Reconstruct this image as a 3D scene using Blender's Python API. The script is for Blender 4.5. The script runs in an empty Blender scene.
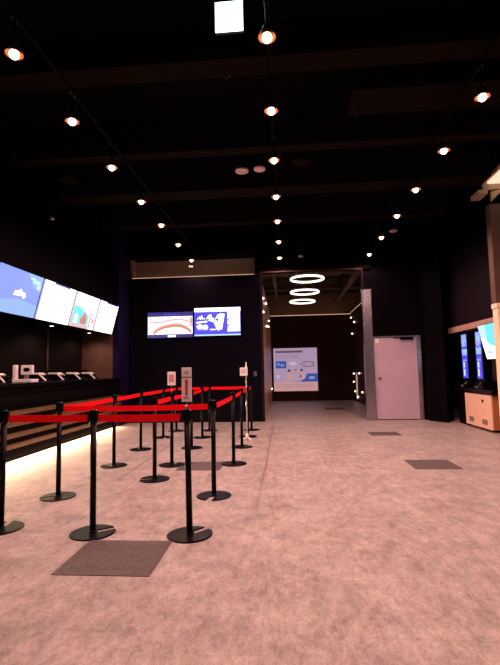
import bpy, bmesh, math, random
from mathutils import Vector, Matrix

# ------------------------------------------------------------------ camera, world, exposure
scene = bpy.context.scene
C = scene.collection
YAW, PITCH, ROLL = -0.079164, 0.085982, math.radians(1.1)
cd = bpy.data.cameras.new('camera')
cam = bpy.data.objects.new('camera', cd)
C.objects.link(cam)
cd.sensor_fit = 'HORIZONTAL'
cd.sensor_width = 36
cd.lens = 443 / 500 * 36
cd.clip_start = 0.05
cy, sy, cp, sp = math.cos(YAW), math.sin(YAW), math.cos(PITCH), math.sin(PITCH)
F = Vector((sy * cp, cy * cp, sp)); R0 = Vector((cy, -sy, 0)); U0 = R0.cross(F)
c_, s_ = math.cos(ROLL), math.sin(ROLL)
R1 = c_ * R0 - s_ * U0; U1 = s_ * R0 + c_ * U0
M3 = Matrix((R1, U1, -F)).transposed().to_4x4()
cam.matrix_world = Matrix.Translation((0, 0, 1.25)) @ M3
scene.camera = cam

w = bpy.data.worlds.new('world'); scene.world = w
w.use_nodes = True
w.node_tree.nodes['Background'].inputs[0].default_value = (0.25, 0.2, 0.5, 1)
w.node_tree.nodes['Background'].inputs[1].default_value = 0.0
scene.view_settings.view_transform = 'Standard'
scene.view_settings.look = 'None'
scene.view_settings.gamma = 1
scene.view_settings.exposure = 0.0

# light levels, all in one place
LAMP_COL = (1.0, 0.55, 0.445)
LAMP_W = 79
COVE_COL = (1.0, 0.60, 0.36)
KICK_COL = (1.0, 0.66, 0.38)
KICK_W = 160
WALLCOVE_W = 2.0
CORR_W = 1.0
RING_E = 3.5
CORNICE_W = 6

# ------------------------------------------------------------------ materials
MATS = {}
def mat(name, col, rough=0.6, metal=0.0, bump=0.0, bscale=40, var=0.0, vscale=6, emit=None, es=0.0, spec=0.5, stretch=(1, 1, 1)):
    if name in MATS: return MATS[name]
    m = bpy.data.materials.new(name); m.use_nodes = True
    nt = m.node_tree; b = nt.nodes['Principled BSDF']
    b.inputs['Base Color'].default_value = (*col, 1)
    b.inputs['Roughness'].default_value = rough
    b.inputs['Metallic'].default_value = metal
    b.inputs['Specular IOR Level'].default_value = spec
    if emit:
        b.inputs['Emission Color'].default_value = (*emit, 1)
        b.inputs['Emission Strength'].default_value = es
    tc = nt.nodes.new('ShaderNodeTexCoord')
    mp = nt.nodes.new('ShaderNodeMapping'); mp.inputs['Scale'].default_value = stretch
    nt.links.new(tc.outputs['Object'], mp.inputs['Vector'])
    if var > 0:
        n = nt.nodes.new('ShaderNodeTexNoise'); n.inputs['Scale'].default_value = vscale; n.inputs['Detail'].default_value = 6
        nt.links.new(mp.outputs[0], n.inputs['Vector'])
        r = nt.nodes.new('ShaderNodeMapRange')
        r.inputs['To Min'].default_value = 1 - var; r.inputs['To Max'].default_value = 1 + var
        r.inputs['From Min'].default_value = 0.3; r.inputs['From Max'].default_value = 0.7
        nt.links.new(n.outputs['Fac'], r.inputs['Value'])
        mx = nt.nodes.new('ShaderNodeVectorMath'); mx.operation = 'SCALE'
        mx.inputs[0].default_value = col
        nt.links.new(r.outputs[0], mx.inputs['Scale'])
        nt.links.new(mx.outputs[0], b.inputs['Base Color'])
    if bump > 0:
        n2 = nt.nodes.new('ShaderNodeTexNoise'); n2.inputs['Scale'].default_value = bscale
        nt.links.new(mp.outputs[0], n2.inputs['Vector'])
        bp = nt.nodes.new('ShaderNodeBump'); bp.inputs['Strength'].default_value = bump; bp.inputs['Distance'].default_value = 0.01
        nt.links.new(n2.outputs['Fac'], bp.inputs['Height'])
        nt.links.new(bp.outputs[0], b.inputs['Normal'])
    MATS[name] = m
    return m

def glow(name, col, s):
    if name in MATS: return MATS[name]
    m = bpy.data.materials.new(name); m.use_nodes = True
    nt = m.node_tree
    b = nt.nodes['Principled BSDF']
    b.inputs['Base Color'].default_value = (0.02, 0.02, 0.02, 1)
    b.inputs['Roughness'].default_value = 0.25
    b.inputs['Emission Color'].default_value = (*col, 1)
    b.inputs['Emission Strength'].default_value = s
    MATS[name] = m
    return m

def floor_material():
    m = bpy.data.materials.new('floor_vinyl_concrete'); m.use_nodes = True
    nt = m.node_tree; L = nt.links; N = nt.nodes
    b = N['Principled BSDF']; b.inputs['Roughness'].default_value = 0.42
    b.inputs['Specular IOR Level'].default_value = 0.22
    tc = N.new('ShaderNodeTexCoord')
    def noise(scale, vec, detail=6, rough=0.6):
        mp = N.new('ShaderNodeMapping'); mp.inputs['Scale'].default_value = vec
        L.new(tc.outputs['Object'], mp.inputs['Vector'])
        n = N.new('ShaderNodeTexNoise'); n.inputs['Scale'].default_value = scale
        n.inputs['Detail'].default_value = detail; n.inputs['Roughness'].default_value = rough
        L.new(mp.outputs[0], n.inputs['Vector']); return n
    a = noise(2.0, (1, 1, 1), 8, 0.65)
    bb = noise(7, (1.5, 0.8, 1), 9, 0.7)
    c = noise(15, (1.7, 0.8, 1), 8, 0.75)
    def mad(x, k, add):
        q = N.new('ShaderNodeMath'); q.operation = 'MULTIPLY_ADD'; q.inputs[1].default_value = k; q.inputs[2].default_value = 0
        L.new(x, q.inputs[0])
        if isinstance(add, float): q.inputs[2].default_value = add
        else: L.new(add, q.inputs[2])
        return q.outputs[0]
    s = mad(a.outputs['Fac'], 0.26, 0.0)
    s = mad(bb.outputs['Fac'], 0.36, s)
    s = mad(c.outputs['Fac'], 0.30, s)
    d = noise(45, (1.6, 0.8, 1), 8, 0.8)
    s = mad(d.outputs['Fac'], 0.40, s)
    ramp = N.new('ShaderNodeValToRGB')
    e = ramp.color_ramp.elements
    e[0].position = 0.53; e[0].color = (0.22, 0.18, 0.18, 1)
    e[1].position = 0.76; e[1].color = (0.66, 0.555, 0.53, 1)
    k = ramp.color_ramp.elements.new(0.65); k.color = (0.43, 0.365, 0.36, 1)
    L.new(s, ramp.inputs[0])
    br = N.new('ShaderNodeTexBrick')
    br.offset = 0.0
    br.inputs['Scale'].default_value = 1.0
    br.inputs['Brick Width'].default_value = 0.57; br.inputs['Row Height'].default_value = 0.57
    br.inputs['Mortar Size'].default_value = 0.0018
    br.inputs['Color1'].default_value = (1, 1, 1, 1); br.inputs['Color2'].default_value = (0.965, 0.96, 0.96, 1)
    br.inputs['Mortar'].default_value = (0.78, 0.76, 0.76, 1)
    mp = N.new('ShaderNodeMapping'); mp.inputs['Location'].default_value = (0.15, 0.07, 0)
    L.new(tc.outputs['Object'], mp.inputs['Vector']); L.new(mp.outputs[0], br.inputs['Vector'])
    mx = N.new('ShaderNodeMix'); mx.data_type = 'RGBA'; mx.blend_type = 'MULTIPLY'; mx.inputs[0].default_value = 1
    L.new(ramp.outputs[0], mx.inputs[6]); L.new(br.outputs['Color'], mx.inputs[7])
    L.new(mx.outputs[2], b.inputs['Base Color'])
    bp = N.new('ShaderNodeBump'); bp.inputs['Strength'].default_value = 0.15; bp.inputs['Distance'].default_value = 0.004
    L.new(s, bp.inputs['Height']); L.new(bp.outputs[0], b.inputs['Normal'])
    return m

M_floor = floor_material()
M_ceil = mat('black_paint', (0.0022, 0.0014, 0.0016), 0.9, bump=0.3, spec=0.05)
M_beam = mat('black_duct_paint', (0.010, 0.0055, 0.005), 0.8, var=0.2, spec=0.04)
M_wall = mat('charcoal_wall', (0.0026, 0.0016, 0.0030), 0.7, var=0.15, spec=0.03)
M_wallp = mat('plum_black_wall', (0.013, 0.008, 0.0135), 0.7, var=0.15, spec=0.06)
M_tvwall = mat('navy_black_wall', (0.0026, 0.0018, 0.0062), 0.65, var=0.15, spec=0.04)
M_pier = mat('pier_blue_glow', (0.008, 0.005, 0.035), 0.5, spec=0.1)  # dark pier tinted blue for the screen glow falling on it
M_brownwall = mat('brown_back_wall', (0.10, 0.045, 0.030), 0.6, var=0.2)
M_counterback = mat('dark_brown_laminate', (0.008, 0.004, 0.004), 0.6, var=0.15, spec=0.08)
M_cove = mat('cove_plaster', (0.30, 0.20, 0.15), 0.8, var=0.1)
M_corrback = mat('corridor_brown_wall', (0.05, 0.018, 0.012), 0.6, var=0.15, spec=0.1)
M_corrpanel = mat('corridor_wood_panel', (0.75, 0.36, 0.22), 0.35, var=0.3, vscale=5, stretch=(1, 3, 0.4))
M_black = mat('black_powder_coat', (0.0025, 0.002, 0.003), 0.35, bump=0.05, bscale=300, spec=0.12)
M_blackg = mat('black_gloss_plastic', (0.0025, 0.002, 0.0035), 0.22, spec=0.12)
M_mblack = mat('matte_black_laminate', (0.0025, 0.0016, 0.0025), 0.65, var=0.2, spec=0.05)
M_belt = mat('red_webbing', (0.95, 0.004, 0.010), 0.7, spec=0.1, bump=0.3, bscale=400)
M_steel = mat('brushed_steel', (0.46, 0.43, 0.54), 0.25, 1.0, bump=0.12, bscale=60, stretch=(12, 12, 0.3))
M_chrome = mat('chrome', (0.75, 0.72, 0.72), 0.18, 1.0, bump=0.02)
M_door = mat('pale_lilac_door_paint', (0.52, 0.39, 0.51), 0.45, var=0.06, vscale=2)
M_white = mat('white_plastic', (0.88, 0.80, 0.82), 0.4, var=0.04)
M_paper = mat('printed_paper', (0.86, 0.78, 0.80), 0.6, var=0.04)
M_pink = mat('pink_print', (0.60, 0.25, 0.34), 0.6, var=0.05)
M_redprint = mat('red_print', (0.70, 0.03, 0.03), 0.5, var=0.05)
M_greyprint = mat('grey_print', (0.14, 0.11, 0.13), 0.6, var=0.05)
M_gold = mat('bronze_slat', (0.125, 0.062, 0.026), 0.4, var=0.25, vscale=12)
M_cream = mat('cream_laminate', (0.95, 0.80, 0.62), 0.45, var=0.04, vscale=4)
M_peach = mat('peach_laminate', (0.88, 0.58, 0.44), 0.45, var=0.06, vscale=4)
M_orange = mat('orange_laminate_edge', (0.50, 0.17, 0.06), 0.5, var=0.08)
M_rose = mat('dusty_rose_trim', (0.56, 0.34, 0.29), 0.55, var=0.08)
M_tile = mat('dark_carpet_tile', (0.115, 0.085, 0.092), 0.7, bump=0.5, bscale=200, var=0.25, vscale=30)
M_plaster = mat('column_plaster', (0.105, 0.055, 0.045), 0.6, var=0.15)
M_cornice = mat('cornice_paint', (0.55, 0.38, 0.28), 0.6, var=0.1)
M_halo = mat('halo_dish', (0.45, 0.13, 0.045), 0.45, 0.6, bump=0.05)  # copper tone imitates the orange halo around the bulbs
M_bulb = glow('warm_bulb', (1, 0.74, 0.54), 8)
M_dot = glow('small_warm_bulb', (1, 0.72, 0.55), 5)
M_led = glow('warm_led_strip', (1, 0.58, 0.38), 0.75)
M_ring = glow('ring_diffuser', (1, 0.84, 0.74), 2.6)
M_box = glow('cool_lightbox', (0.78, 0.92, 1.0), 5)
M_dim = glow('bar_light', (1, 0.55, 0.38), 0.5)
G_white = glow('screen_white', (0.94, 0.97, 1.0), 2.2)
G_cream = glow('screen_cream', (1.0, 0.93, 0.84), 1.7)
G_peri = glow('screen_periwinkle', (0.27, 0.35, 1.0), 1.15)
G_sky = glow('screen_sky', (0.30, 0.46, 1.0), 1.2)
G_cyan = glow('screen_cyan', (0.16, 0.80, 0.95), 1.1)
G_palecyan = glow('screen_pale_cyan', (0.62, 0.92, 1.0), 1.0)
G_coral = glow('screen_coral', (0.95, 0.30, 0.28), 0.8)
G_pinks = glow('screen_pink', (1.0, 0.62, 0.66), 0.9)
G_orange = glow('screen_orange', (0.90, 0.36, 0.16), 0.8)
G_navy = glow('screen_navy', (0.05, 0.035, 0.32), 0.7)
G_blue = glow('screen_blue', (0.08, 0.07, 0.85), 1.1)
G_lav = glow('screen_lavender', (0.55, 0.55, 1.0), 0.85)
P_lav = glow('poster_lavender', (0.46, 0.32, 0.48), 0.85)
P_peach = glow('poster_peach', (0.60, 0.32, 0.30), 0.9)
P_blue = glow('poster_blue', (0.05, 0.09, 0.42), 0.8)
P_lblue = glow('poster_light_blue', (0.20, 0.26, 0.55), 0.9)
P_dark = glow('poster_dark', (0.08, 0.04, 0.06), 0.8)
P_skin = glow('poster_skin', (0.62, 0.30, 0.22), 0.9)
P_white = glow('poster_white', (0.66, 0.46, 0.56), 0.9)
P_grey = glow('poster_grey', (0.30, 0.17, 0.24), 0.9)

# ------------------------------------------------------------------ mesh helpers
class MB:
    def __init__(s): s.bm = bmesh.new(); s.i = 0
    def _mi(s, geom_faces):
        for f in geom_faces: f.material_index = s.i
    def box(s, x0, x1, y0, y1, z0, z1, bev=0.0):
        r = bmesh.ops.create_cube(s.bm, size=1)
        vs = r['verts']
        for v in vs:
            v.co = Vector((x0 + (v.co.x + .5) * (x1 - x0), y0 + (v.co.y + .5) * (y1 - y0), z0 + (v.co.z + .5) * (z1 - z0)))
        fs = set(f for v in vs for f in v.link_faces)
        s._mi(fs)
        if bev > 0:
            es = list(set(e for v in vs for e in v.link_edges))
            rr = bmesh.ops.bevel(s.bm, geom=es, offset=bev, segments=2, affect='EDGES', profile=.6)
            s._mi(rr['faces'])
        return s
    def prism(s, pts, axis, a, b):
        """closed polygon extruded along axis ('x','y','z') from a to b; pts are the two other coordinates in order"""
        def P(p, t):
            if axis == 'x': return (t, p[0], p[1])
            if axis == 'y': return (p[0], t, p[1])
            return (p[0], p[1], t)
        A = [s.bm.verts.new(P(p, a)) for p in pts]; B = [s.bm.verts.new(P(p, b)) for p in pts]
        n = len(pts); fs = [s.bm.faces.new(A[::-1]), s.bm.faces.new(B)]
        for i in range(n): fs.append(s.bm.faces.new((A[i], A[(i + 1) % n], B[(i + 1) % n], B[i])))
        s._mi(fs); return s
    def lathe(s, prof, c=(0, 0, 0), seg=24, axis='z'):
        rings = []
        for r, z in prof:
            ring = []
            for k in range(seg):
                a = 2 * math.pi * k / seg
                p = (r * math.cos(a), r * math.sin(a), z)
                if axis == 'x': p = (z, p[0], p[1])
                if axis == 'y': p = (p[0], z, p[1])
                ring.append(s.bm.verts.new(Vector(p) + Vector(c)))
            rings.append(ring)
        fs = []
        for i in range(len(rings) - 1):
            for k in range(seg):
                fs.append(s.bm.faces.new((rings[i][k], rings[i][(k + 1) % seg], rings[i + 1][(k + 1) % seg], rings[i + 1][k])))
        fs.append(s.bm.faces.new(rings[0][::-1])); fs.append(s.bm.faces.new(rings[-1]))
        for f in fs: f.smooth = True
        fs[-1].smooth = False; fs[-2].smooth = False
        s._mi(fs); return s
    def torus(s, c, R, r, seg=64, sub=10, squash=1.0):
        V = []
        for i in range(seg):
            a = 2 * math.pi * i / seg; ring = []
            for j in range(sub):
                b = 2 * math.pi * j / sub
                rr = R + r * math.cos(b)
                ring.append(s.bm.verts.new((c[0] + rr * math.cos(a), c[1] + rr * math.sin(a), c[2] + r * squash * math.sin(b))))
            V.append(ring)
        fs = []
        for i in range(seg):
            for j in range(sub):
                fs.append(s.bm.faces.new((V[i][j], V[(i + 1) % seg][j], V[(i + 1) % seg][(j + 1) % sub], V[i][(j + 1) % sub])))
        for f in fs: f.smooth = True
        s._mi(fs); return s
    def tube(s, p0, p1, r, seg=12):
        p0, p1 = Vector(p0), Vector(p1); d = (p1 - p0).normalized()
        u = d.orthogonal().normalized(); v = d.cross(u)
        A, B = [], []
        for k in range(seg):
            a = 2 * math.pi * k / seg; o = (u * math.cos(a) + v * math.sin(a)) * r
            A.append(s.bm.verts.new(p0 + o)); B.append(s.bm.verts.new(p1 + o))
        fs = [s.bm.faces.new(A[::-1]), s.bm.faces.new(B)]
        for k in range(seg):
            f = s.bm.faces.new((A[k], A[(k + 1) % seg], B[(k + 1) % seg], B[k])); f.smooth = True; fs.append(f)
        s._mi(fs); return s
    def poly(s, pts):
        f = s.bm.faces.new([s.bm.verts.new(p) for p in pts]); s._mi([f]); return s
    def sphere(s, c, r, seg=16):
        rr = bmesh.ops.create_uvsphere(s.bm, u_segments=seg, v_segments=seg // 2, radius=r)
        for v in rr['verts']: v.co += Vector(c)
        fs = set(f for v in rr['verts'] for f in v.link_faces)
        for f in fs: f.smooth = True
        s._mi(fs); return s
    def build(s, name, mats, parent=None, normals=True):
        if normals: bmesh.ops.recalc_face_normals(s.bm, faces=s.bm.faces)
        if parent is not None and parent.get('_w', 1):
            off = Vector(parent.get('_base', (0, 0, 0)))
            for v in s.bm.verts: v.co -= off
        me = bpy.data.meshes.new(name); s.bm.to_mesh(me); s.bm.free()
        for m in (mats if isinstance(mats, (list, tuple)) else [mats]): me.materials.append(m)
        o = bpy.data.objects.new(name, me); C.objects.link(o)
        if parent is not None:
            o.parent = parent
            if '_base' in parent: o['_base'] = parent['_base']
        return o

def structure(name, mb, m):
    o = mb.build(name, m); o['kind'] = 'structure'; return o

def tag(o, label, cat, group=None):
    o['label'] = label; o['category'] = cat
    if group: o['group'] = group
    return o

def thing(name, base, label, cat, group=None):
    """an empty at the thing's base; parts are given in world coordinates"""
    o = bpy.data.objects.new(name, None); C.objects.link(o)
    o.empty_display_size = 0.1
    o.location = base; o['_base'] = tuple(base)
    return tag(o, label, cat, group)

def copy_tree(o, parent=None):
    c = o.copy(); C.objects.link(c)
    if parent is not None: c.parent = parent
    for ch in list(o.children): copy_tree(ch, c)
    return c

def rehome(mb, name, base, m, label, cat, group=None):
    """single-mesh thing whose origin sits at base"""
    for v in mb.bm.verts: v.co -= Vector(base)
    o = mb.build(name, m); o.location = base
    return tag(o, label, cat, group)

def picture(name, parent, O, U, V, N, shapes, mats, w, h):
    """flat printed or lit artwork: shapes = (material index, polygon in 0..1 units); later shapes lie on top"""
    b = MB(); O, U, V, N = map(Vector, (O, U, V, N))
    for k, (mi, pts) in enumerate(shapes):
        b.i = mi
        b.poly([O + U * (p[0] * w) + V * (p[1] * h) + N * (0.0006 * k) for p in pts])
    # keep every patch facing N
    b.bm.normal_update()
    for f in b.bm.faces:
        if f.normal.dot(N) < 0: f.normal_flip()
    return b.build(name, mats, parent, normals=False)

def rect(x0, y0, x1, y1): return [(x0, y0), (x1, y0), (x1, y1), (x0, y1)]
def ell(cx, cy, rx, ry, n=18, a0=0): return [(cx + rx * math.cos(a0 + 2 * math.pi * k / n), cy + ry * math.sin(a0 + 2 * math.pi * k / n)) for k in range(n)]

def spot(loc, energy, col=LAMP_COL, angle=166, blend=0.5, r=0.03):
    l = bpy.data.lights.new('lamp_light', 'SPOT'); l.energy = energy; l.color = col
    l.spot_size = math.radians(angle); l.spot_blend = blend; l.shadow_soft_size = r
    o = bpy.data.objects.new('lamp_light', l); C.objects.link(o); o.location = loc; return o

def area(loc, rot, sx, sy_, energy, col):
    l = bpy.data.lights.new('strip_light', 'AREA'); l.shape = 'RECTANGLE'; l.size = sx; l.size_y = sy_
    l.energy = energy; l.color = col
    o = bpy.data.objects.new('strip_light', l); C.objects.link(o); o.location = loc; o.rotation_euler = rot; return o

# ------------------------------------------------------------------ room shell
CZ = 5.0
structure('floor', MB().box(-5.2, 5.0, -4, 19, -0.1, 0), M_floor)
structure('ceiling', MB().box(-5.2, 5.0, -4, 11.6, CZ, CZ + .1), M_ceil)
structure('wall_left', MB().box(-5.1, -4.955, -4, 11.2, 0, CZ), M_counterback)
structure('wall_front', MB().box(-5.1, 5.0, -4.1, -4, 0, CZ), M_wall)
structure('wall_right', MB().box(4.8, 4.9, -4, 11.2, 0, CZ), M_wall)
# bulkhead over the ticket counter, behind the menu screens
structure('trim_1', MB().box(-4.95, -4.12, -4, 10.3, 2.2, CZ), M_wall)
# end wall behind the counter and pier beside it
structure('wall_counter_end', MB().box(-4.95, -4.12, 10.3, 11.0, 0, CZ), M_brownwall)
structure('trim_2', MB().box(-4.12, -3.98, 10.3, 11.0, 0, CZ), M_pier)
# screen wall with a lit recess above
structure('wall_back', MB().box(-4.0, -0.58, 11.0, 11.15, 0, 3.67), M_tvwall)
structure('wall_recess', MB().box(-3.93, -0.72, 11.42, 11.5, 3.3, 4.4), M_cove)
structure('trim_3', MB().box(-0.72, -0.58, 11.0, 11.5, 3.67, 4.4), M_beam)
structure('trim_17', MB().box(-4.0, -3.93, 11.16, 11.42, 3.67, 4.2), M_cove)
structure('trim_4', MB().box(-4.3, -0.58, 10.98, 11.6, 4.20, CZ), M_ceil)
# lintel over the corridor and the dark wall around the door
structure('trim_5', MB().box(-0.72, 2.15, 11.0, 11.2, 3.72, CZ), M_ceil)
structure('wall_door', MB().box(2.14, 3.9, 11.1, 11.25, 2.02, CZ).box(3.30, 3.9, 11.1, 11.25, 0, 2.02).box(1.97, 2.14, 11.1, 11.25, 3.18, CZ).box(2.0, 2.14, 11.12, 11.25, 0, 3.18), M_wall)
structure('trim_6', MB().prism([(3.33, 11.1), (3.33, 10.78), (3.60, 10.40), (3.895, 10.85), (3.895, 11.1)], 'z', 0, CZ), M_wall)
# right side wall over the ticket machine recess
structure('wall_machines', MB().box(3.9, 4.0, 7.74, 10.9, 2.1, 3.76), M_wallp)
structure('wall_recess_right', MB().box(4.45, 4.55, 7.74, 10.6, 0, 2.2), M_wall)
structure('ceiling_right', MB().box(3.9, 4.8, 7.74, 11.1, 3.76, 3.9), M_ceil)
structure('trim_7', MB().box(3.84, 3.90, 7.74, 10.95, 2.03, 2.15).box(3.9, 4.5, 7.74, 10.95, 2.08, 2.15), M_rose)
# corner column: plaster above, cream cladding below
structure('trim_8', MB().box(3.50, 4.8, 7.58, 7.74, 2.29, 3.98), M_plaster)
b = MB(); b.box(3.505, 4.8, 7.55, 7.73, 0.02, 2.205); b.box(3.49, 4.8, 7.54, 7.74, 2.21, 2.285)
structure('trim_9', b, M_cream)
# corridor
structure('wall_corridor_back', MB().box(-0.7, 2.75, 18.2, 18.3, 0, 3.47), M_corrback)
b = MB()
y = 11.16
while y < 18.2:
    y2 = min(y + 0.585, 18.2); b.box(-0.64, -0.58, y, y2 - 0.02, 0.0, 3.60); y = y2
b.box(-0.68, -0.60, 11.16, 18.2, 0, 3.60)
structure('wall_corridor_left', b, M_corrpanel)
structure('wall_corridor_right', MB().box(2.68, 2.76, 11.2, 18.2, 0, 3.52), M_corrback)
M_cove2 = mat('corridor_plaster', (0.14, 0.075, 0.05), 0.8, var=0.1)
structure('wall_corridor_upper', MB().box(-1.15, -1.05, 11.52, 18.9, 3.3, 4.6).box(3.1, 3.2, 11.2, 18.9, 3.3, 4.6).box(-1.1, 3.2, 18.8, 18.9, 3.3, 4.6), M_cove2)
structure('trim_10', MB().box(-1.1, -0.66, 11.52, 18.8, 3.3, 3.40).box(2.74, 3.15, 11.2, 18.8, 3.3, 3.40).box(-0.7, 2.75, 18.28, 18.85, 3.3, 3.40), M_cove2)
M_cc = mat('corridor_gloss_ceiling', (0.010, 0.006, 0.005), 0.18, bump=0.05, spec=0.3)
structure('ceiling_corridor', MB().box(-1.15, 3.2, 11.2, 18.9, 4.45, 4.55), M_cc)
structure('trim_11', MB().box(-0.58, 1.93, 10.985, 11.0, 3.70, 3.735), mat('lintel_edge', (0.05, 0.025, 0.02), 0.6, spec=.1, var=0.1))
structure('trim_12', MB().box(-0.60, -0.545, 10.99, 11.16, 0, 3.70), M_wallp)
structure('baseboard_back', MB().box(-3.98, -0.62, 10.985, 11.0, 0, 0.09), M_mblack)

# steel jamb beside the corridor opening
b = MB(); b.box(1.92, 2.135, 10.98, 11.12, 0, 3.17, 0.006)
structure('trim_13', b, M_steel)
structure('trim_14', MB().box(1.905, 1.955, 10.97, 11.1, 3.17, 3.72), M_wallp)
structure('trim_15', MB().box(1.90, 2.15, 10.97, 11.12, 3.172, 3.20), M_chrome)

# service door
b = MB(); b.box(2.16, 3.185, 11.06, 11.10, 0.02, 1.99, 0.004)
door = structure('door_1', b, M_door); door['label'] = 'pale lilac steel service door in the dark wall'
b = MB(); b.box(2.262, 2.282, 11.015, 11.06, 1.0, 1.02); b.box(2.225, 2.305, 11.005, 11.02, 0.985, 1.035, 0.004); b.build('door_handle', M_greyprint, door)
b = MB(); b.box(2.80, 3.10, 11.0, 11.06, 1.93, 2.0, 0.006); b.box(2.62, 2.84, 11.01, 11.035, 1.98, 2.0); b.build('door_closer', M_mblack, door)
b = MB(); b.box(2.20, 2.28, 11.052, 11.06, 1.86, 1.97); b.build('door_sticker', M_paper, door)
structure('trim_16', MB().box(2.135, 3.27, 11.04, 11.12, 1.995, 2.03).box(3.19, 3.275, 11.03, 11.12, 0, 2.03), M_steel)

# ------------------------------------------------------------------ lights of the place: coves and kick strip
o = area((-4.03, 6.6, 0.082), (0, math.radians(-82), 0), 0.04, 7.2, KICK_W, KICK_COL)
o = area((-2.3, 11.37, 3.64), (math.radians(180 + 22), 0, 0), 3.1, 0.04, WALLCOVE_W, COVE_COL)
area((1.0, 18.5, 3.45), (math.radians(180), 0, 0), 3.2, 0.1, CORR_W * 2.2, COVE_COL)
area((-0.86, 14.9, 3.45), (math.radians(180), 0, 0), 0.1, 6.8, CORR_W * 3, COVE_COL)
area((2.93, 14.9, 3.45), (math.radians(180), 0, 0), 0.1, 6.8, CORR_W * 3, COVE_COL)
for name, bx, lab in [
    ('led_strip', (-3.9, -0.74, 11.02, 11.05, 3.67, 3.688), 'warm strip light along the top of the dark screen wall'),
    ('led_strip', (-0.62, 2.70, 18.205, 18.23, 3.47, 3.495), 'warm strip light along the top of the corridor end wall'),
    ('led_strip', (-0.66, -0.62, 11.2, 18.2, 3.60, 3.62), 'warm strip light along the top of the corridor left wall'),
    ('led_strip', (2.685, 2.71, 12.0, 18.2, 3.52, 3.545), 'warm strip light along the top of the corridor right wall')]:
    rehome(MB().box(*bx), name, (bx[0], bx[2], bx[4]), M_led, lab, 'strip light', 'warm cove strip lights')

# ------------------------------------------------------------------ ceiling: beams and ducts
beams = [
    (7.55, 7.95, 4.46, 5.0, 'wide black ceiling beam crossing the hall above the far lamps'),
    (6.2, 6.4, 4.50, 5.0, 'narrow black ceiling beam just in front of the wide far beam'),
    (4.55, 4.85, 4.66, 5.0, 'black ceiling beam crossing the hall above the nearer lamps'),
    (9.55, 9.8, 4.55, 5.0, 'black ceiling beam nearest the screen wall')]
for y0, y1, z0, z1, lab in beams:
    b = MB(); b.box(-4.1, 3.55, y0, y1, z0, z1)
    rehome(b, 'ceiling_beam', (0, y0, z1), M_beam, lab, 'ceiling beam', 'black ceiling beams')
t = thing('air_duct', (2.3, 5.4, 4.9), 'long flat black air duct under the ceiling on the right', 'air duct')
MB().box(0.9, 4.4, 5.2, 5.75, 4.62, 4.9, 0.01).build('duct_body', M_beam, t)
for x in (1.0, 1.9, 2.8, 3.7): MB().box(x, x + .03, 5.17, 5.78, 4.60, 4.92).build('duct_flange', M_beam, t)
for (p0, p1, r, lab) in [((-0.95, 13.4, 4.2), (2.95, 13.4, 4.2), .06, 'dark pipe nearest the opening under the corridor ceiling'),
                         ((-0.95, 16.2, 4.22), (2.95, 16.2, 4.22), .07, 'dark pipe deepest under the corridor ceiling'),
                         ((2.2, 11.4, 4.12), (2.2, 18.6, 4.12), .09, 'dark pipe running along the right of the corridor ceiling'),
                         ((-0.3, 11.4, 4.15), (-0.3, 18.6, 4.15), .06, 'dark pipe running along the left of the corridor ceiling')]:
    rehome(MB().tube(p0, p1, r, 20), 'ceiling_pipe', p0, mat('brown_black_pipe', (0.10, 0.055, 0.045), .4, var=.1), lab, 'pipe', 'corridor ceiling pipes')

# ------------------------------------------------------------------ track lamps
def make_lamp():
    r = bpy.data.objects.new('track_lamp', None); C.objects.link(r); r['_w'] = 0
    MB().lathe([(0.012, 0.06), (0.012, 0.32)], seg=10).build('stem', M_black, r)
    MB().lathe([(0.018, 0.11), (0.032, 0.10), (0.036, 0.075), (0.036, 0.02), (0.030, 0.01)], seg=20).build('lamp_socket', M_black, r)
    b = MB(); b.sphere((0, 0, 0), 0.042, 20); b.build('bulb', M_bulb, r)
    MB().lathe([(0.034, 0.05), (0.056, 0.044), (0.072, 0.012), (0.075, -0.002), (0.070, 0.004), (0.053, 0.036), (0.034, 0.040)], seg=28).build('halo_dish', M_halo, r)  # added dish, gives each bulb an orange halo ring
    MB().box(-0.02, 0.02, -0.06, 0.06, 0.31, 0.335, 0.004).build('track_adapter', M_black, r)
    return r
proto = make_lamp()
first = True
ORD = ['nearest', 'second nearest', 'third nearest', 'fourth nearest', 'fifth nearest', 'sixth nearest', 'farthest']
LX = {'left': -2.26, 'middle': -0.085, 'right': 2.06}
LY = [3.42, 4.46, 5.57, 6.79, 7.95, 9.26, 10.62]
for side, x in LX.items():
    ys = LY if side != 'right' else LY[1:]
    tz = 4.0 if side == 'left' else 3.972
    for k, yy in enumerate(ys):
        o = proto if first else copy_tree(proto)
        first = False
        o.location = (x, yy, tz)
        rank = ORD[k] if side != 'right' else ['nearest', 'second nearest', 'third nearest', 'fourth nearest', 'fifth nearest', 'farthest'][k]
        tag(o, f'glowing warm bulb on the {side} ceiling track, {rank} of its row in view', 'lamp', 'warm bulbs hanging from the ceiling tracks')
        spot((x, yy, tz - .07), LAMP_W * (.55 if k >= 5 else 1.0))
    for yy in ([2.3, 0.2] if side != 'right' else [3.42, 2.3, 0.2]):
        spot((x, yy, tz - .07), LAMP_W * (.9 if yy > 2 else .6))
    b = MB(); b.box(x - .02, x + .02, -0.5, 10.9, tz + .336, tz + .366)
    for yy in (0.3, 2.9, 5.0, 7.0, 8.9, 10.4): b.tube((x, yy, tz + .366), (x, yy, 5.0), 0.005, 6)
    rehome(b, 'lighting_track', (x, 0, tz + .336), M_mblack, f'thin black {side} lighting track carrying warm bulbs', 'lighting track', 'ceiling lighting tracks')

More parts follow.
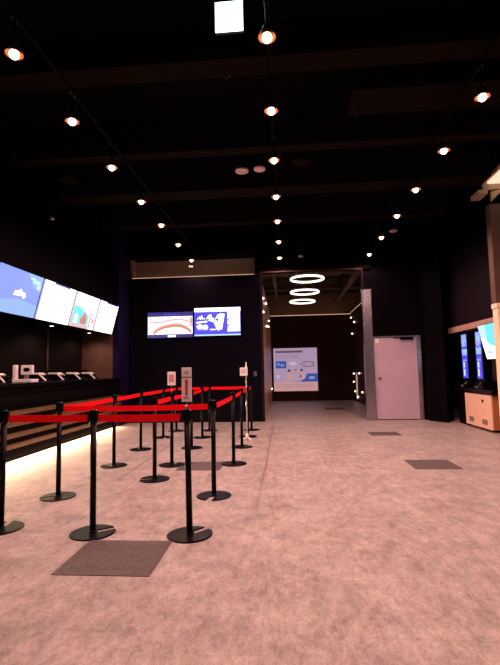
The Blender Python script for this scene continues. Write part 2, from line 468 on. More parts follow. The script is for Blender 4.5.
# discs, detectors, dome cameras
def disc(x, y, z, r, m, lab, cat='ceiling speaker', name='ceiling_speaker'):
    t = thing(name, (x, y, z), lab, cat)
    MB().lathe([(r * .96, z - .03), (r, z - .025), (r, z), (r * .8, z + .01)], (x, y, 0), 28).build('rim', m, t)
    MB().lathe([(r * .78, z - .036), (r * .80, z - .028)], (x, y, 0), 28).build('grille', m, t)
    b = MB(); b.tube((x, y, z), (x, y, 5.0), .006, 6); b.build('rod', M_black, t)
M_spk = mat('speaker_white', (0.9, 0.62, 0.62), .6, var=.03, emit=(1, .62, .62), es=0.0)
disc(-0.65, 7.13, 4.6, .11, M_spk, 'white round ceiling speaker left of the middle track, left of a pair')
disc(-0.35, 7.09, 4.6, .10, M_spk, 'white round ceiling speaker beside the middle track, right of a pair')
disc(0.33, 6.92, 4.6, .15, M_beam, 'black round ceiling speaker just right of the middle track')
disc(-3.66, 7.11, 4.6, .16, M_beam, 'black round ceiling speaker at the far left over the counter')
disc(2.62, 10.5, 4.5, .09, M_spk, 'small white round disc on the ceiling right of the right track', 'smoke detector', 'smoke_detector')

def dome(x, y, z, lab, top, k=1.0):
    t = thing('dome_camera', (x, y, z), lab, 'security camera', 'small dome cameras')
    MB().lathe([(.045 * k, z + .02), (.055 * k, z + .03), (.055 * k, z + .06), (.03 * k, z + .075)], (x, y, 0), 20).build('housing', M_white, t)
    MB().sphere((x, y, z + .02), .042 * k).build('dome', M_blackg, t)
    if top > z + .1: MB().tube((x, y, z + .07), (x, y, top), .008, 8).build('mounting_rod', M_black, t)
dome(-2.32, 10.85, 3.85, 'small dome camera hanging just above the dark screen wall', 5.0)
dome(0.43, 10.75, 3.98, 'small white dome camera over the corridor opening', 5.0)
dome(-0.61, 4.9, 4.68, 'small dome camera under the ceiling below the bright square sign', 5.0, .8)
dome(-3.98, 7.2, 3.9, 'tiny dome camera high on the left bulkhead above the menu screens', 5.0, .6)

# hanging lightbox
t = thing('hanging_lightbox_sign', (-0.46, 4.05, 4.5), 'small bright white square lightbox sign hanging from the ceiling', 'lightbox sign')
MB().box(-0.600, -0.325, 4.0, 4.03, 4.52, 4.835, .006).build('housing', mat('blue_steel_housing', (.02, .03, .08), .4), t)
MB().box(-0.597, -0.328, 3.992, 4.0, 4.523, 4.832).build('light_panel', M_box, t)
b = MB(); b.tube((-0.56, 4.015, 4.84), (-0.56, 4.015, 5.0), .006, 8); b.tube((-0.37, 4.015, 4.84), (-0.37, 4.015, 5.0), .006, 8); b.build('suspension_rod', M_black, t)

# ring lights in the corridor
for k, (x, y, lab) in enumerate([(0.65, 12.2, 'nearest glowing ring light hanging in the corridor'), (0.67, 14.3, 'middle glowing ring light hanging in the corridor'), (0.67, 16.3, 'farthest glowing ring light hanging in the corridor')]):
    t = thing('ring_light', (x, y, 3.75), lab, 'ring light', 'corridor ring lights')
    MB().torus((x, y, 3.75), .45, .027, 64, 10).build('ring_diffuser', M_ring, t)
    MB().torus((x, y, 3.785), .45, .02, 64, 6, .6).build('ring_housing', M_white, t)
    b = MB()
    for a in (0.5, 2.6, 4.7): b.tube((x + .45 * math.cos(a), y + .45 * math.sin(a), 3.79), (x, y, 4.43), .004, 6)
    b.build('suspension_wire', M_chrome, t)
    MB().lathe([(.05, 4.41), (.05, 4.45)], (x, y, 0), 20).build('ceiling_rose', M_white, t)
    spot((x, y, 3.66), RING_E, (1, .62, .48), 160, .8, .2)

# small bulbs on the corridor walls
LD = [(-0.56, 11.4, 3.12), (-0.56, 13.0, 3.22), (-0.56, 11.3, 2.75), (-0.56, 15.2, 2.95), (-0.56, 13.5, 2.6), (-0.56, 14.7, 2.7), (-0.56, 16.9, 0.55)]
RD = [(2.66, 17.9, 3.29), (2.66, 17.1, 3.03), (2.66, 17.7, 2.63), (2.66, 17.7, 1.06), (2.66, 16.4, 1.08), (2.66, 17.8, .74), (2.66, 17.5, .38), (2.66, 15.9, .42), (2.66, 16.9, .02)]
words = ['top front', 'top second', 'upper front', 'highest rear', 'lower front', 'middle rear', 'lowest rear']
for (x, y, z), wd in zip(LD, words):
    t = thing('wall_globe_lamp', (x, y, z), f'tiny globe bulb on the corridor left wall, {wd} one', 'wall lamp', 'tiny bulbs on the corridor walls')
    MB().sphere((x + .015, y, z), .030).build('globe', M_dot, t); MB().lathe([(.02, x - .02), (.02, x + .0)], (0, y, z), 12, 'x').build('socket', M_chrome, t)
words = ['highest of a top trio', 'front of a top trio', 'lowest of a top trio', 'upper rear of a lower cluster', 'upper front of a lower cluster', 'middle rear of a lower cluster', 'beside the vertical bar light', 'nearest the steel jamb', 'lowest of all']
for (x, y, z), wd in zip(RD, words):
    if z < .1: z = .2
    t = thing('wall_globe_lamp', (x, y, z), f'tiny globe bulb on the corridor right wall, {wd}', 'wall lamp', 'tiny bulbs on the corridor walls')
    MB().sphere((x - .015, y, z), .029).build('globe', M_dot, t); MB().lathe([(.02, x + .0), (.02, x + .02)], (0, y, z), 12, 'x').build('socket', M_chrome, t)
t = thing('bar_wall_light', (2.66, 17.0, .2), 'tall dim vertical bar light on the corridor right wall', 'wall light')
MB().box(2.62, 2.655, 16.97, 17.05, .12, 1.05, .004).build('diffuser', M_dim, t); MB().box(2.655, 2.68, 16.93, 17.09, .08, 1.09, .004).build('back_plate', M_steel, t)

# poster at the corridor end, its print made of glowing colours
t = thing('corridor_poster', (0.38, 18.19, .38), 'large pale illustrated poster board on the corridor end wall', 'poster')
MB().box(-0.51, 1.28, 18.14, 18.20, 0.385, 2.145, .004).build('frame', M_white, t)
sh = [(0, rect(0, 0, 1, 1)), (1, rect(0, 0, 1, .2)), (5, rect(0.02, .20, .98, .21)),
      (4, rect(.05, .90, .64, .925))]
random.seed(3)
x = .05
while x < .66:       # blocky headline characters
    wv = random.uniform(.028, .045); sh.append((4, rect(x, .885, x + wv * .35, .945))); sh.append((4, rect(x, .925, x + wv, .945))); x += wv + .014
for r_ in (.835, .80, .765):
    x = .05
    while x < .56:
        wv = random.uniform(.02, .06); sh.append((7, rect(x, r_, x + wv, r_ + .012))); x += wv + .014
sh += [(2, rect(.05, .53, .29, .70)), (3, rect(.08, .60, .14, .66)), (3, rect(.16, .57, .24, .63)),
       (6, ell(.44, .64, .09, .035)), (7, [(.60, .63), (.70, .70), (.92, .68), (.94, .56), (.70, .55)]), (0, [(.64, .62), (.72, .67), (.88, .65), (.90, .59), (.72, .58)]), (7, [(.70, .59), (.72, .66), (.74, .66), (.73, .59)]),
       (1, [(.27, .27), (.28, .34), (.33, .40), (.39, .40), (.42, .34), (.43, .27)]), (5, ell(.36, .44, .030, .040)), (4, ell(.352, .475, .036, .032)),
       (0, [(.41, .25), (.43, .36), (.47, .41), (.53, .41), (.57, .36), (.58, .25)]), (5, ell(.50, .455, .030, .040)), (7, ell(.50, .49, .034, .024)),
       (5, [(.46, .27), (.48, .33), (.53, .33), (.55, .27)]),
       (1, [(.57, .27), (.58, .35), (.61, .40), (.67, .40), (.70, .35), (.71, .27)]), (5, ell(.63, .45, .028, .038)), (4, ell(.638, .485, .034, .028)), (4, [(.60, .30), (.60, .38), (.625, .38), (.63, .30)]),
       (6, ell(.10, .34, .035, .035)),
       (3, [(.40, .21), (.74, .21), (.76, .30), (.62, .26)]), (2, [(.60, .21), (1, .21), (1, .40), (.76, .40), (.72, .30)]), (3, rect(.80, .27, .93, .33)), (6, rect(.82, .31, .91, .325))]
for r_ in (.15, .115, .08):
    x = .05
    while x < .92:
        wv = random.uniform(.02, .09); sh.append((7, rect(x, r_, min(x + wv, .93), r_ + .010))); x += wv + .014
picture('poster_print', t, (-0.495, 18.138, 0.40), (1, 0, 0), (0, 0, 1), (0, -1, 0), sh, [P_lav, P_peach, P_blue, P_lblue, P_dark, P_skin, P_white, P_grey], 1.76, 1.73)

# ------------------------------------------------------------------ wall screens over the queue
def wall_tv(x0, x1, z0, z1, label, shapes, mats):
    t = thing('wall_screen', ((x0 + x1) / 2, 10.93, z0), label, 'screen', 'screens on the dark end wall')
    MB().box(x0, x1, 10.90, 10.95, z0, z1, .006).build('bezel', M_blackg, t)
    MB().box((x0 + x1) / 2 - .2, (x0 + x1) / 2 + .2, 10.95, 11.0, (z0 + z1) / 2 - .15, (z0 + z1) / 2 + .15).build('wall_mount', M_black, t)
    picture('display_image', t, (x0 + .012, 10.898, z0 + .012), (1, 0, 0), (0, 0, 1), (0, -1, 0), shapes, mats, x1 - x0 - .024, z1 - z0 - .024)
def band(pts, th):      # a curved stripe of given thickness through pts
    return [(p[0], p[1] + th / 2) for p in pts] + [(p[0], p[1] - th / 2) for p in pts[::-1]]
lo = [(.12, .16), (.17, .24), (.25, .33), (.36, .40), (.48, .44), (.60, .47), (.72, .45), (.83, .38), (.92, .27), (.97, .18)]
hi = [(.03, .66), (.15, .60), (.30, .62), (.45, .68), (.60, .72), (.78, .70), (.97, .60)]
sh = [(0, rect(0, 0, 1, 1)), (1, rect(.01, .13, .99, .83)), (4, band([(p[0], p[1] + .02) for p in lo], .17)), (2, band(lo, .085)), (1, ell(.52, .28, .22, .10)), (3, ell(.52, .24, .14, .06)),
      (4, band(hi, .10)), (3, band([(p[0], p[1] + .06) for p in hi], .06)), (2, [(.28, .75), (.50, .80), (.52, .77), (.30, .73)]), (4, rect(.93, .40, .985, .80)), (2, rect(.955, .55, .985, .72)), (3, rect(.45, .02, .62, .09))]
for k in range(5): sh.append((5, rect(.38 + .07 * k, .88, .42 + .07 * k, .93)))
wall_tv(-3.47, -2.285, 2.105, 2.77, 'left wall screen showing an orange arch on white between blue bars', sh, [G_navy, G_cream, G_orange, G_white, G_pinks, G_blue])
sh = [(0, rect(0, 0, 1, 1)), (1, rect(0, .86, 1, 1)), (2, rect(.01, .14, .69, .84)), (4, rect(0, 0, 1, .05))]
for k, (x0, h) in enumerate([(.05, .1), (.15, .13), (.25, .15), (.35, .16), (.45, .16)]):   # blurred row of big slanted capitals
    if k % 2 == 0: sh += [(1, [(x0, .58), (x0 + .03, .60), (x0 + .06, .60 + h), (x0 + .08, .60 + h), (x0 + .09, .58), (x0 + .07, .58), (x0 + .06, .64)])]
    else: sh += [(1, rect(x0, .60, x0 + .025, .60 + h)), (1, rect(x0, .60, x0 + .08, .64))]
sh += [(1, [(.30, .55), (.42, .48), (.50, .18), (.60, .22), (.66, .76), (.56, .80), (.52, .50), (.38, .62)]),
       (1, [(.04, .50), (.28, .54), (.28, .48), (.04, .45)]), (1, ell(.12, .33, .07, .08)), (1, ell(.24, .30, .06, .10)), (3, rect(.06, .20, .3, .24)), (1, rect(.34, .20, .46, .24)),
       (1, rect(.72, .14, .99, .84))]
random.seed(8)
for k in range(26):
    a, b_ = random.uniform(.71, .93), random.uniform(.15, .78); sh.append(((3, 2, 1, 4, 3)[k % 5], rect(a, b_, a + random.uniform(.02, .06), b_ + random.uniform(.02, .07))))
wall_tv(-2.27, -1.085, 2.125, 2.85, 'right wall screen showing a blue advert with white lettering', sh, [G_blue, G_white, G_blue, G_lav, G_palecyan])
t = thing('light_switch', (-0.76, 10.99, 1.17), 'small grey switch plate on the dark wall near the corridor corner', 'light switch')
MB().box(-0.80, -0.72, 10.985, 11.0, 1.11, 1.23, .003).build('plate', mat('grey_plastic', (.09, .07, .11), .5), t)
MB().box(-0.78, -0.74, 10.978, 10.986, 1.14, 1.20, .002).build('rocker', mat('grey_plastic', (.09, .07, .11), .5), t)

# ------------------------------------------------------------------ menu screens over the counter
TOPX, BOTX, TOPZ, BOTZ = -3.83, -4.0, 2.80, 2.14
down = Vector((BOTX - TOPX, 0, BOTZ - TOPZ)); hgt = down.length; up = -down.normalized()
nrm = Vector((0, 1, 0)).cross(up); 
if nrm.x < 0: nrm = -nrm
def menu_screen(y0, y1, label, shapes, mats):
    t = thing('menu_screen', (BOTX, (y0 + y1) / 2, BOTZ), label, 'screen', 'row of tilted menu screens over the counter')
    A = Vector((BOTX, 0, BOTZ)); T = Vector((TOPX, 0, TOPZ)); Bk = -nrm * .05
    prof = [(A.x, A.z), (T.x, T.z), ((T + Bk).x, (T + Bk).z), ((A + Bk).x, (A + Bk).z)]
    MB().prism(prof, 'y', y0 + .004, y1 - .004).build('housing', M_blackg, t)
    MB().box(-4.12, -3.98, (y0 + y1) / 2 - .03, (y0 + y1) / 2 + .03, 2.45, 2.51).build('bracket', M_black, t)
    O = Vector((BOTX, y0 + .014, BOTZ)) + up * .012 + nrm * .002
    picture('display_image', t, O, (0, 1, 0), up, nrm, shapes, mats, y1 - y0 - .028, hgt - .024)
YS = [5.62, 6.735, 7.845, 8.91, 9.92]
menu_screen(YS[0], YS[1], 'nearest tilted menu screen, periwinkle blue with a white emblem',
    [(0, rect(0, 0, 1, 1)), (1, [(0, 0), (1, 0), (1, .3), (.5, .36), (0, .22)]), (1, [(.62, 1), (1, 1), (1, .62), (.8, .7)]), (2, ell(.86, .84, .10, .05)), (2, ell(.75, .90, .07, .03)), (2, ell(.93, .74, .05, .06)),
     (3, [(.40, .42), (.42, .52), (.50, .54), (.54, .60), (.58, .54), (.66, .52), (.68, .44), (.63, .38), (.60, .44), (.50, .43)])], [G_peri, G_sky, G_palecyan, G_white])
sh = [(0, rect(0, 0, 1, 1)), (1, rect(0, 0, .04, 1))]
for k in range(6): sh.append((2, rect(.12 + .14 * (k % 3) * 1.7, .16 + .36 * (k // 3), .22 + .14 * (k % 3) * 1.7, .22 + .36 * (k // 3))))
sh.append((3, rect(.30, .965, .78, 1)))
G_pale = glow('screen_pale_yellow', (1, .98, .86), 1.4)
menu_screen(YS[1], YS[2], 'second menu screen from the camera, almost blank white', sh, [G_white, G_lav, G_pale, G_navy])
menu_screen(YS[2], YS[3], 'third menu screen from the camera, white and cyan with a coral drop',
    [(0, rect(0, 0, 1, 1)), (4, rect(0, 0, .05, 1)), (1, [(.05, .10), (.70, .10), (.70, .42), (.52, .48), (.30, .60), (.05, .62)]), (4, rect(.05, 0, .74, .10)),
     (0, [(.12, .12), (.12, .34), (.20, .40), (.27, .34), (.27, .12)]), (2, [(.40, .12), (.36, .26), (.46, .42), (.52, .54), (.56, .42), (.64, .26), (.60, .12)]), (3, ell(.50, .24, .07, .08)),
     (2, rect(.74, .05, .80, .55)), (2, rect(.84, .20, .92, .34)), (2, rect(.84, .42, .90, .50)), (4, rect(.95, 0, 1, 1)), (5, [(.30, .74), (.62, .60), (.62, .64), (.30, .78)])],
    [G_white, G_cyan, G_coral, G_orange, G_pinks, G_palecyan])
sh = [(0, rect(0, 0, 1, 1)), (1, rect(0, 0, .03, 1)), (2, rect(.35, .965, .95, 1))]
for k in range(6): sh.append((3, rect(.16 + .26 * (k % 3), .2 + .34 * (k // 3), .28 + .26 * (k % 3), .27 + .34 * (k // 3))))
menu_screen(YS[3], YS[4], 'farthest menu screen in the row, almost blank white', sh, [G_white, G_pinks, G_navy, G_pale])

# ------------------------------------------------------------------ added downlights under the bulkhead, put in to brighten the counter back
for k, (y, wd) in enumerate([(6.3, 'nearest'), (8.2, 'middle'), (9.85, 'farthest')]):
    t = thing('added_fill_light', (-4.5, y, 2.2), f'small added fill light under the bulkhead behind the counter, {wd}', 'downlight', 'added fill lights behind the counter')
    MB().lathe([(.05, 2.185), (.055, 2.199)], (-4.5, y, 0), 20).build('trim_ring', M_black, t)
    MB().lathe([(.036, 2.182), (.036, 2.186)], (-4.5, y, 0), 20).build('lens', M_dot, t)
    spot((-4.5, y, 2.16), 20, (1, .62, .50), 150, .8, .03)

# ------------------------------------------------------------------ ticket counter
t = thing('ticket_counter', (-4.3, 6.6, 0), 'long black ticket counter with bronze slats under the menu screens', 'counter')
b = MB(); b.box(-3.97, -3.92, 3.0, 10.28, 0.10, 1.09); b.build('front_panel', M_mblack, t)
b = MB(); b.box(-4.75, -3.87, 2.98, 10.29, 1.09, 1.135, .008); b.build('worktop', M_blackg, t)
b = MB(); b.box(-4.72, -4.06, 3.02, 10.28, 0.0, 1.09); b.build('carcass', M_mblack, t)
for z in (.235, .385, .545, .70):
    b = MB(); b.prism([(-3.92, z - .03), (-3.895, z - .03), (-3.885, z + .03), (-3.92, z + .04)], 'y', 3.0, 10.27); b.build('slat', M_gold, t)
b = MB(); b.box(-3.925, -3.90, 3.0, 10.27, 0.80, 0.815); b.box(-3.925, -3.90, 3.0, 10.27, 0.98, 0.995); b.build('panel_groove', M_blackg, t)
# tall cabinets behind the counter
for k, (y0, y1, lab) in enumerate([(4.2, 6.55, 'dark brown back cabinet behind the counter at the left edge'), (6.57, 8.68, 'dark brown back cabinet behind the counter, middle'), (8.72, 10.28, 'dark brown back cabinet behind the counter, next to the brown end wall')]):
    t = thing('back_cabinet', (-4.85, (y0 + y1) / 2, 0), lab, 'cabinet', 'cabinets behind the counter')
    MB().box(-4.945, -4.88, y0, y1, 0, 2.195, .004).build('body', M_counterback, t)
    MB().box(-4.88, -4.865, y0 + .02, y1 - .02, .05, 2.15, .003).build('door', M_counterback, t)
rehome(MB().box(-4.862, -4.84, 8.68, 8.72, 0, 2.19), 'cabinet_post', (-4.85, 8.70, 0), mat('dark_post', (.09, .045, .04), .6), 'slim reddish upright between the cabinets behind the counter', 'post')

def pos_terminal(y, label, k=1.0):
    t = thing('cash_register', (-4.2, y, 1.135), label, 'cash register', 'cash registers along the ticket counter')
    z = 1.135
    MB().box(-4.36, -4.12, y - .13, y + .13, z, z + .035, .006).build('base', M_mblack, t)
    MB().prism([(-4.32, z + .03), (-4.17, z + .03), (-4.15, z + .09), (-4.21, z + .128), (-4.34, z + .122)], 'y', y - .10, y + .10).build('body', M_blackg, t)
    MB().prism([(-4.36, z + .122), (-4.20, z + .122), (-4.07, z + .01), (-4.055, z + .016), (-4.19, z + .145), (-4.36, z + .145)], 'y', y - .15, y - .125).build('edge_trim', M_white, t)
    MB().prism([(-4.36, z + .115), (-4.20, z + .112), (-4.17, z + .105), (-4.155, z + .120), (-4.20, z + .148), (-4.36, z + .152)], 'y', y - .12, y + .03).build('lid', M_white, t)
    MB().box(-4.385, -4.365, y - .13, y + .13, z + .05, z + .20, .004).build('display', M_blackg, t)
pos_terminal(6.28, 'white-topped cash register at the left edge of the photo')
pos_terminal(7.39, 'white-topped cash register just right of the ticket printer')
pos_terminal(7.99, 'white-topped cash register, third from the far end of the counter'.replace('third', 'middle one, third'))
pos_terminal(8.66, 'white-topped cash register, second from the far end of the counter')
pos_terminal(9.33, 'white-topped cash register at the far end of the counter')
t = thing('ticket_printer', (-4.15, 6.770, 1.135), 'white desktop machine with small display on the ticket counter', 'machine')
MB().box(-4.30, -3.97, 6.670, 6.870, 1.135, 1.185, .01).build('base', M_white, t)
MB().box(-4.30, -4.245, 6.690, 6.760, 1.185, 1.41, .01).build('side_unit', M_white, t)
MB().box(-4.185, -3.985, 6.720, 6.760, 1.255, 1.405, .012).build('display_head', M_white, t)
MB().prism(ell(-4.085, 1.335, .055, .032), 'y', 6.713, 6.722).build('display_window', M_blackg, t)
MB().box(-4.13, -4.08, 6.730, 6.780, 1.18, 1.28).build('neck', M_greyprint, t)

# ------------------------------------------------------------------ queue stanchions
def stanchion_proto():
    r = bpy.data.objects.new('queue_stanchion', None); C.objects.link(r); r['_w'] = 0
    R, sw, inner = .175, .030, .036
    a0 = math.asin(sw / R); pts = []
    for k in range(49):
        a = a0 + (2 * math.pi - 2 * a0) * k / 48; pts.append((R * math.cos(a), R * math.sin(a)))
    pts += [(inner, -sw), (inner - .012, 0), (inner, sw)]
    b = MB(); b.prism(pts, 'z', 0.0, .007)
    pin = [(x * .965, y * .965) if math.hypot(x, y) > .1 else (x, y) for x, y in pts]
    b.prism(pin, 'z', .007, .010); b.build('base', M_black, r)
    MB().lathe([(.033, .004), (.033, .014), (.027, .022)], seg=24).build('collar', M_black, r)
    MB().lathe([(.024, .002), (.024, .87)], seg=20).build('pole', M_black, r)
    MB().lathe([(.027, .85), (.033, .86), (.033, .945), (.030, .957), (.018, .962)], seg=24).build('belt_cassette', M_blackg, r)
    b = MB()
    for a in range(4): 
        ca, sa = math.cos(a * math.pi / 2), math.sin(a * math.pi / 2)
        q = .0335
        if a % 2 == 0: b.box(min(ca * q, ca * (q + .004)), max(ca * q, ca * (q + .004)), -.012, .012, .87, .94)
        else: b.box(-.012, .012, min(sa * q, sa * (q + .004)), max(sa * q, sa * (q + .004)), .87, .94)
    b.build('belt_clip', M_mblack, r)
    return r
XL, XM, XR = -2.36, -1.57, -0.755
ST = [('A', XL, 3.57, 100, 'black queue stanchion cut by the left edge of the photo'),
      ('B', XL, 4.49, 215, 'black queue stanchion of the left row, second from the camera, near the counter glow'),
      ('C', XM + .02, 3.50, 35, 'black queue stanchion at the front of the middle row, beside the dark floor tile'),
      ('D', XL, 5.97, 150, 'black queue stanchion of the left row, third from the camera'),
      ('E', XL - .04, 7.21, 10, 'black queue stanchion of the left row, fourth from the camera'),
      ('F', XM, 5.22, 185, 'black queue stanchion of the middle row, second from the camera, starting the middle belt'),
      ('G', XM, 6.01, 80, 'black queue stanchion of the middle row carrying the pink notice'),
      ('H', XR - .016, 3.48, 50, 'black queue stanchion nearest the camera, carrying the red arrow sign'),
      ('I', XR, 4.54, 262, 'black queue stanchion of the right row, second from the camera'),
      ('J', XM - .01, 7.33, 20, 'black queue stanchion of the middle row, fourth from the camera'),
      ('K', XM - .05, 8.47, 120, 'black queue stanchion of the middle row, fifth from the camera'),
      ('L', XL - .03, 8.51, 300, 'black queue stanchion of the left row, fifth from the camera'),
      ('M', XR + .02, 6.07, 170, 'black queue stanchion of the right row, third from the camera'),
      ('N', XR, 7.40, 45, 'black queue stanchion of the right row, fourth from the camera'),
      ('O', XR, 8.53, 200, 'black queue stanchion just behind the silver sign stand'),
      ('P', XR, 9.48, 90, 'black queue stanchion at the far end of the right row'),
      ('Q', XL, 9.42, 60, 'black queue stanchion at the far end of the left row'),
      ('R', XM - .08, 9.44, 240, 'black queue stanchion at the far end of the middle row')]
sp_ = stanchion_proto(); POS = {}
for k, (n, x, y, a, lab) in enumerate(ST):
    o = sp_ if k == 0 else copy_tree(sp_)
    tilt = {'H': -1.0, 'C': -.3, 'A': .3}.get(n, 0)      # a few stand slightly out of plumb
    o.location = (x, y, 0); o.rotation_euler = (Matrix.Rotation(math.radians(tilt), 3, 'Y') @ Matrix.Rotation(math.radians(a), 3, 'Z')).to_euler()
    POS[n] = Vector((x + .93 * math.sin(math.radians(tilt)), y, 0))
    tag(o, lab, 'queue stanchion', 'black stanchions of the queue')

def belt(a, b_, label, z=.893, hh=.028):
    A, B = POS[a], POS[b_]; d = (B - A).normalized(); A2 = A + d * .042; B2 = B - d * .045
    n = Vector((-d.y, d.x, 0)); m = MB(); N_ = 10; L = (B2 - A2).length
    top, bot = [], []
    for side in (1, -1):
        t_, b2 = [], []
        for i in range(N_ + 1):
            u = i / N_; s = -.010 * L * 4 * u * (1 - u) * .5
            p = A2.lerp(B2, u) + n * (.0012 * side)
            t_.append(m.bm.verts.new(p + Vector((0, 0, z + hh + s)))); b2.append(m.bm.verts.new(p + Vector((0, 0, z - hh + s))))
        top.append(t_); bot.append(b2)
    for i in range(N_):
        m.bm.faces.new((bot[0][i], bot[0][i + 1], top[0][i + 1], top[0][i])); m.bm.faces.new((bot[1][i + 1], bot[1][i], top[1][i], top[1][i + 1]))
        m.bm.faces.new((top[0][i], top[0][i + 1], top[1][i + 1], top[1][i])); m.bm.faces.new((bot[0][i + 1], bot[0][i], bot[1][i], bot[1][i + 1]))
    for i in (0, N_): m.bm.faces.new((bot[0][i], top[0][i], top[1][i], bot[1][i]))
    base = Vector((A2.x, A2.y, z)); 
    t = thing('queue_belt', base, label, 'queue belt', 'red belts of the queue')
    m.build('webbing', M_belt, t)
    e = MB(); q = B2; r2 = .006
    e.tube(q + Vector((0, 0, z - hh - .004)) - d * .004, q + Vector((0, 0, z + hh + .004)) - d * .004, r2, 8); e.build('end_clip', M_mblack, t)
belt('A', 'C', 'red belt of the front row, left stretch')
belt('C', 'H', 'red belt of the front row, right stretch ending below the arrow sign')
belt('B', 'I', 'long red belt of the second row just behind the front row')
belt('B', 'D', 'red belt along the counter side, nearest stretch')
belt('D', 'E', 'red belt along the counter side, second stretch')
belt('E', 'L', 'red belt along the counter side, third stretch')
belt('L', 'Q', 'red belt along the counter side, farthest stretch')
belt('F', 'G', 'red belt of the middle lane, nearest stretch')
belt('G', 'J', 'red belt of the middle lane, second stretch')
belt('J', 'K', 'red belt of the middle lane, third stretch')
belt('K', 'R', 'red belt of the middle lane, farthest stretch')
belt('I', 'M', 'red belt of the right row, nearest stretch')
belt('M', 'N', 'red belt of the right row, second stretch')
belt('N', 'O', 'red belt of the right row, third stretch')
belt('O', 'P', 'red belt of the right row, farthest stretch')
belt('Q', 'R', 'red belt closing the far end of the queue, left stretch')
belt('R', 'P', 'red belt closing the far end of the queue, right stretch')

# signs on the stanchions
hx, hy = POS['H'].x, POS['H'].y
t = thing('arrow_sign', (hx, hy, .962), 'narrow white sign with a red arrow on the nearest stanchion', 'sign')
MB().tube((hx, hy, .96), (hx, hy, 1.04), .007, 10).build('stem', M_chrome, t)
MB().box(hx - .040, hx + .040, hy - .008, hy + .004, 1.015, 1.285, .004).build('panel', M_white, t)
MB().box(hx - .040, hx + .040, hy - .011, hy - .008, 1.205, 1.212).build('divider', M_greyprint, t)
picture('sign_print', t, (hx - .034, hy - .0088, 1.02), (1, 0, 0), (0, 0, 1), (0, -1, 0),
        [(0, rect(0, 0, 1, 1)), (1, [(.34, .18), (.66, .18), (.66, .58), (.76, .58), (.50, .68), (.24, .58), (.34, .58)]), (2, ell(.5, .86, .22, .05)), (3, ell(.5, .86, .12, .03)), (2, rect(.15, .08, .85, .095)), (2, rect(.15, .12, .70, .135))],
        [M_paper, M_redprint, M_greyprint, M_paper], .068, .26)
gx, gy = POS['G'].x, POS['G'].y
t = thing('notice_sign', (gx, gy, .962), 'white notice with a pink panel standing on a middle row stanchion', 'sign')
MB().tube((gx, gy, .96), (gx, gy, 1.10), .007, 10).build('stem', M_chrome, t)
MB().box(gx - .057, gx + .057, gy - .006, gy + .004, 1.07, 1.255, .004).build('panel', M_white, t)
picture('sign_print', t, (gx - .05, gy - .0068, 1.077), (1, 0, 0), (0, 0, 1), (0, -1, 0), [(0, rect(0, 0, 1, 1)), (1, rect(.16, .22, .86, .82))], [M_paper, M_pink], .10, .17)
# free-standing silver sign stand
sx_, sy_ = -0.73, 8.10
t = thing('sign_stand', (sx_, sy_, 0), 'slim silver sign stand with a small white board by the right belt row', 'sign stand')
MB().tube((sx_, sy_, .03), (sx_, sy_, 1.42), .012, 14).build('pole', M_chrome, t)
MB().box(sx_ - .11, sx_ + .03, sy_ - .022, sy_ - .012, 1.16, 1.31, .003).build('board', M_white, t)
picture('board_print', t, (sx_ - .105, sy_ - .0228, 1.165), (1, 0, 0), (0, 0, 1), (0, -1, 0), [(0, rect(0, 0, 1, 1)), (1, rect(.15, .70, .8, .75)), (1, rect(.15, .52, .85, .56)), (1, rect(.15, .36, .7, .40))], [M_paper, M_greyprint], .13, .14)
for k in range(4):
    a = math.radians(45 + 90 * k); ca, sa = math.cos(a), math.sin(a)
    b = MB(); b.tube((sx_, sy_, .06), (sx_ + .11 * ca, sy_ + .11 * sa, .013), .013, 10); b.sphere((sx_ + .11 * ca, sy_ + .11 * sa, .0145), .0145); b.build('foot', M_white, t)
MB().lathe([(.03, .04), (.03, .09), (.014, .13)], (sx_, sy_, 0), 16).build('hub', M_white, t)

# ------------------------------------------------------------------ dark floor tiles
for (x0, x1, y0, y1, lab) in [(-1.50, -0.87, 2.78, 3.345, 'dark square floor tile nearest the camera, in front of the queue'),
                              (-1.44, -0.87, 5.68, 6.21, 'dark square floor tile inside the queue lanes'),
                              (1.565, 2.13, 5.73, 6.295, 'dark square floor tile on the open floor at right'),
                              (1.565, 2.12, 8.55, 9.02, 'dark square floor tile in front of the lilac door'),
                              (1.20, 1.80, 14.0, 14.6, 'dark floor tile inside the corridor')]:
    rehome(MB().box(x0, x1, y0, y1, 0.0, .004), 'floor_tile', (x0, y0, 0), M_tile, lab, 'floor tile', 'dark access tiles in the floor')

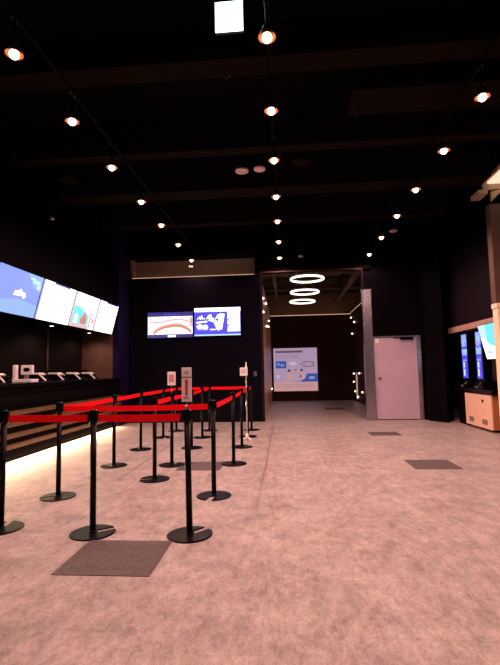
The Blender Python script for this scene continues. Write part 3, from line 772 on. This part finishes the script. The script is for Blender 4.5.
# ------------------------------------------------------------------ ticket machines on the right
def machine(y0, y1, label, seed):
    t = thing('ticket_machine', (4.1, (y0 + y1) / 2, .80), label, 'ticket machine', 'tall blue-screened ticket machines')
    MB().box(3.93, 4.09, y0 - .07, y1 + .09, .92, 2.0, .01).build('housing', M_blackg, t)
    MB().prism([(3.86, .80), (3.86, .86), (3.93, .95), (4.35, .95), (4.35, .80)], 'y', y0 - .12, y1 + .12).build('console', M_blackg, t)
    b = MB(); b.prism([(3.84, .865), (3.852, .86), (3.905, .93), (3.90, .945)], 'y', y0 + .06, y0 + .16); b.build('ticket_slot', M_chrome, t)
    b = MB(); b.box(3.85, 3.862, y1 - .16, y1 - .04, .815, .85); b.build('card_reader', M_greyprint, t)
    random.seed(seed)
    sh = [(0, rect(0, 0, 1, 1)), (1, rect(0, .72, 1, .99)), (2, rect(0, .52, 1, .66)), (2, ell(.5, .85, .36, .09)), (0, rect(0, .68, 1, .71)), (0, rect(.05, 0, .95, .5))]
    sh += [(3, rect(.2, .05, .5, .36)), (1, rect(.12, .38, .85, .42)), (0, rect(.3, .2, .5, .24))]
    for k in range(14): a, b_ = random.uniform(.05, .8), random.uniform(.52, .95); sh.append((random.choice([0, 1, 3, 4]), rect(a, b_, a + .14, b_ + random.uniform(.01, .04))))
    picture('display_image', t, (3.928, y1, 1.0), (0, -1, 0), (0, 0, 1), (-1, 0, 0), sh, [G_blue, G_peri, G_sky, G_palecyan, G_pinks if seed == 2 else G_lav], y1 - y0, .96)
machine(9.98, 10.25, 'ticket machine with lit blue portrait screen, farther of the two', 1)
machine(9.27, 9.51, 'ticket machine with lit blue portrait screen, nearer one beside the cyan screen', 2)
# black service counter carrying the machines
t = thing('machine_counter', (4.1, 9.45, 0), 'black counter carrying the ticket machines in the right recess', 'counter')
MB().box(3.80, 4.42, 8.62, 10.45, .70, .80, .01).build('worktop', M_blackg, t)
MB().box(3.86, 4.42, 9.93, 10.42, 0, .70).build('end_cabinet', M_mblack, t)
MB().box(3.95, 4.42, 8.64, 9.92, 0, .05).build('plinth', M_mblack, t)
# peach cabinet
t = thing('peach_cabinet', (4.05, 9.3, .05), 'peach-fronted cabinet with two vents below the ticket machines', 'cabinet')
MB().box(3.83, 4.40, 8.70, 9.91, .052, .695, .003).build('body', M_orange, t)
door = MB().box(3.805, 3.83, 8.70, 9.91, .052, .695, .003).build('door', M_peach, t)
MB().lathe([(.03, 3.792), (.03, 3.806)], (0, 9.05, .575), 20, 'x').build('lock', M_blackg, door)
for y in (9.62, 9.0):
    b = MB()
    for k in range(5): b.box(3.798, 3.806, y - .11, y + .11, .13 + .02 * k, .142 + .02 * k)
    b.build('vent', M_greyprint, door)
# tilted cyan screen
t = thing('tilted_screen', (3.85, 8.7, 1.37), 'cyan and white screen tilted over the ticket machines at the right edge', 'screen')
A = Vector((3.85, 0, 1.375)); T = Vector((3.70, 0, 2.03)); dn = (T - A).normalized(); nn = Vector((-dn.z, 0, dn.x))
if nn.x > 0: nn = -nn
Bk = -nn * .045
MB().prism([(A.x, A.z), (T.x, T.z), ((T + Bk).x, (T + Bk).z), ((A + Bk).x, (A + Bk).z)], 'y', 7.78, 8.84).build('housing', M_blackg, t)
MB().box(3.84, 3.95, 8.58, 8.68, 1.72, 1.80).box(3.87, 3.93, 8.60, 8.66, 1.75, 2.06).build('bracket', M_black, t)
picture('display_image', t, Vector((3.85, 8.83, 1.375)) + dn * .012 + nn * .002, (0, -1, 0), dn, nn,
        [(0, rect(0, 0, 1, 1)), (1, [(0, 0), (1, 0), (1, .30), (.5, .34), (.26, .42), (.12, .60), (0, .66)]), (2, [(0, .70), (.12, .62), (.2, .5), (.3, 1), (0, 1)]), (1, rect(.35, .1, .6, .16)), (0, [(.10, .18), (.28, .14), (.30, .2), (.14, .24)])],
        [G_cyan, G_white, G_palecyan], 1.03, .65)
rehome(MB().box(4.22, 4.45, 9.70, 9.73, .80, 1.45, .004), 'recess_panel', (4.33, 9.71, .80), M_rose, 'dusty rose panel at the back of the machine recess', 'panel')

# cornice with hidden light at the top right
t = thing('lit_cornice', (3.9, 8.0, 4.2), 'stepped warm-lit cornice at the top right edge of the photo', 'cornice')
MB().box(3.68, 4.75, 4.0, 8.0, 4.50, 4.54).build('light_panel', glow('cornice_light', (1, .66, .45), 1.2), t)
MB().box(3.64, 4.75, 4.0, 8.06, 4.54, 4.60).build('cap', M_cornice, t)
MB().box(3.60, 4.75, 8.0, 8.06, 4.40, 4.54).build('fascia', M_cornice, t)
MB().box(3.50, 3.66, 7.95, 8.3, 4.31, 4.38).build('ledge', M_cornice, t)
MB().prism([(3.74, 4.18), (3.95, 4.40), (3.74, 4.36)], 'y', 8.0, 8.06).build('bracket', M_cornice, t)

for o in bpy.data.objects:
    for k in ('_w', '_base'):
        if k in o: del o[k]
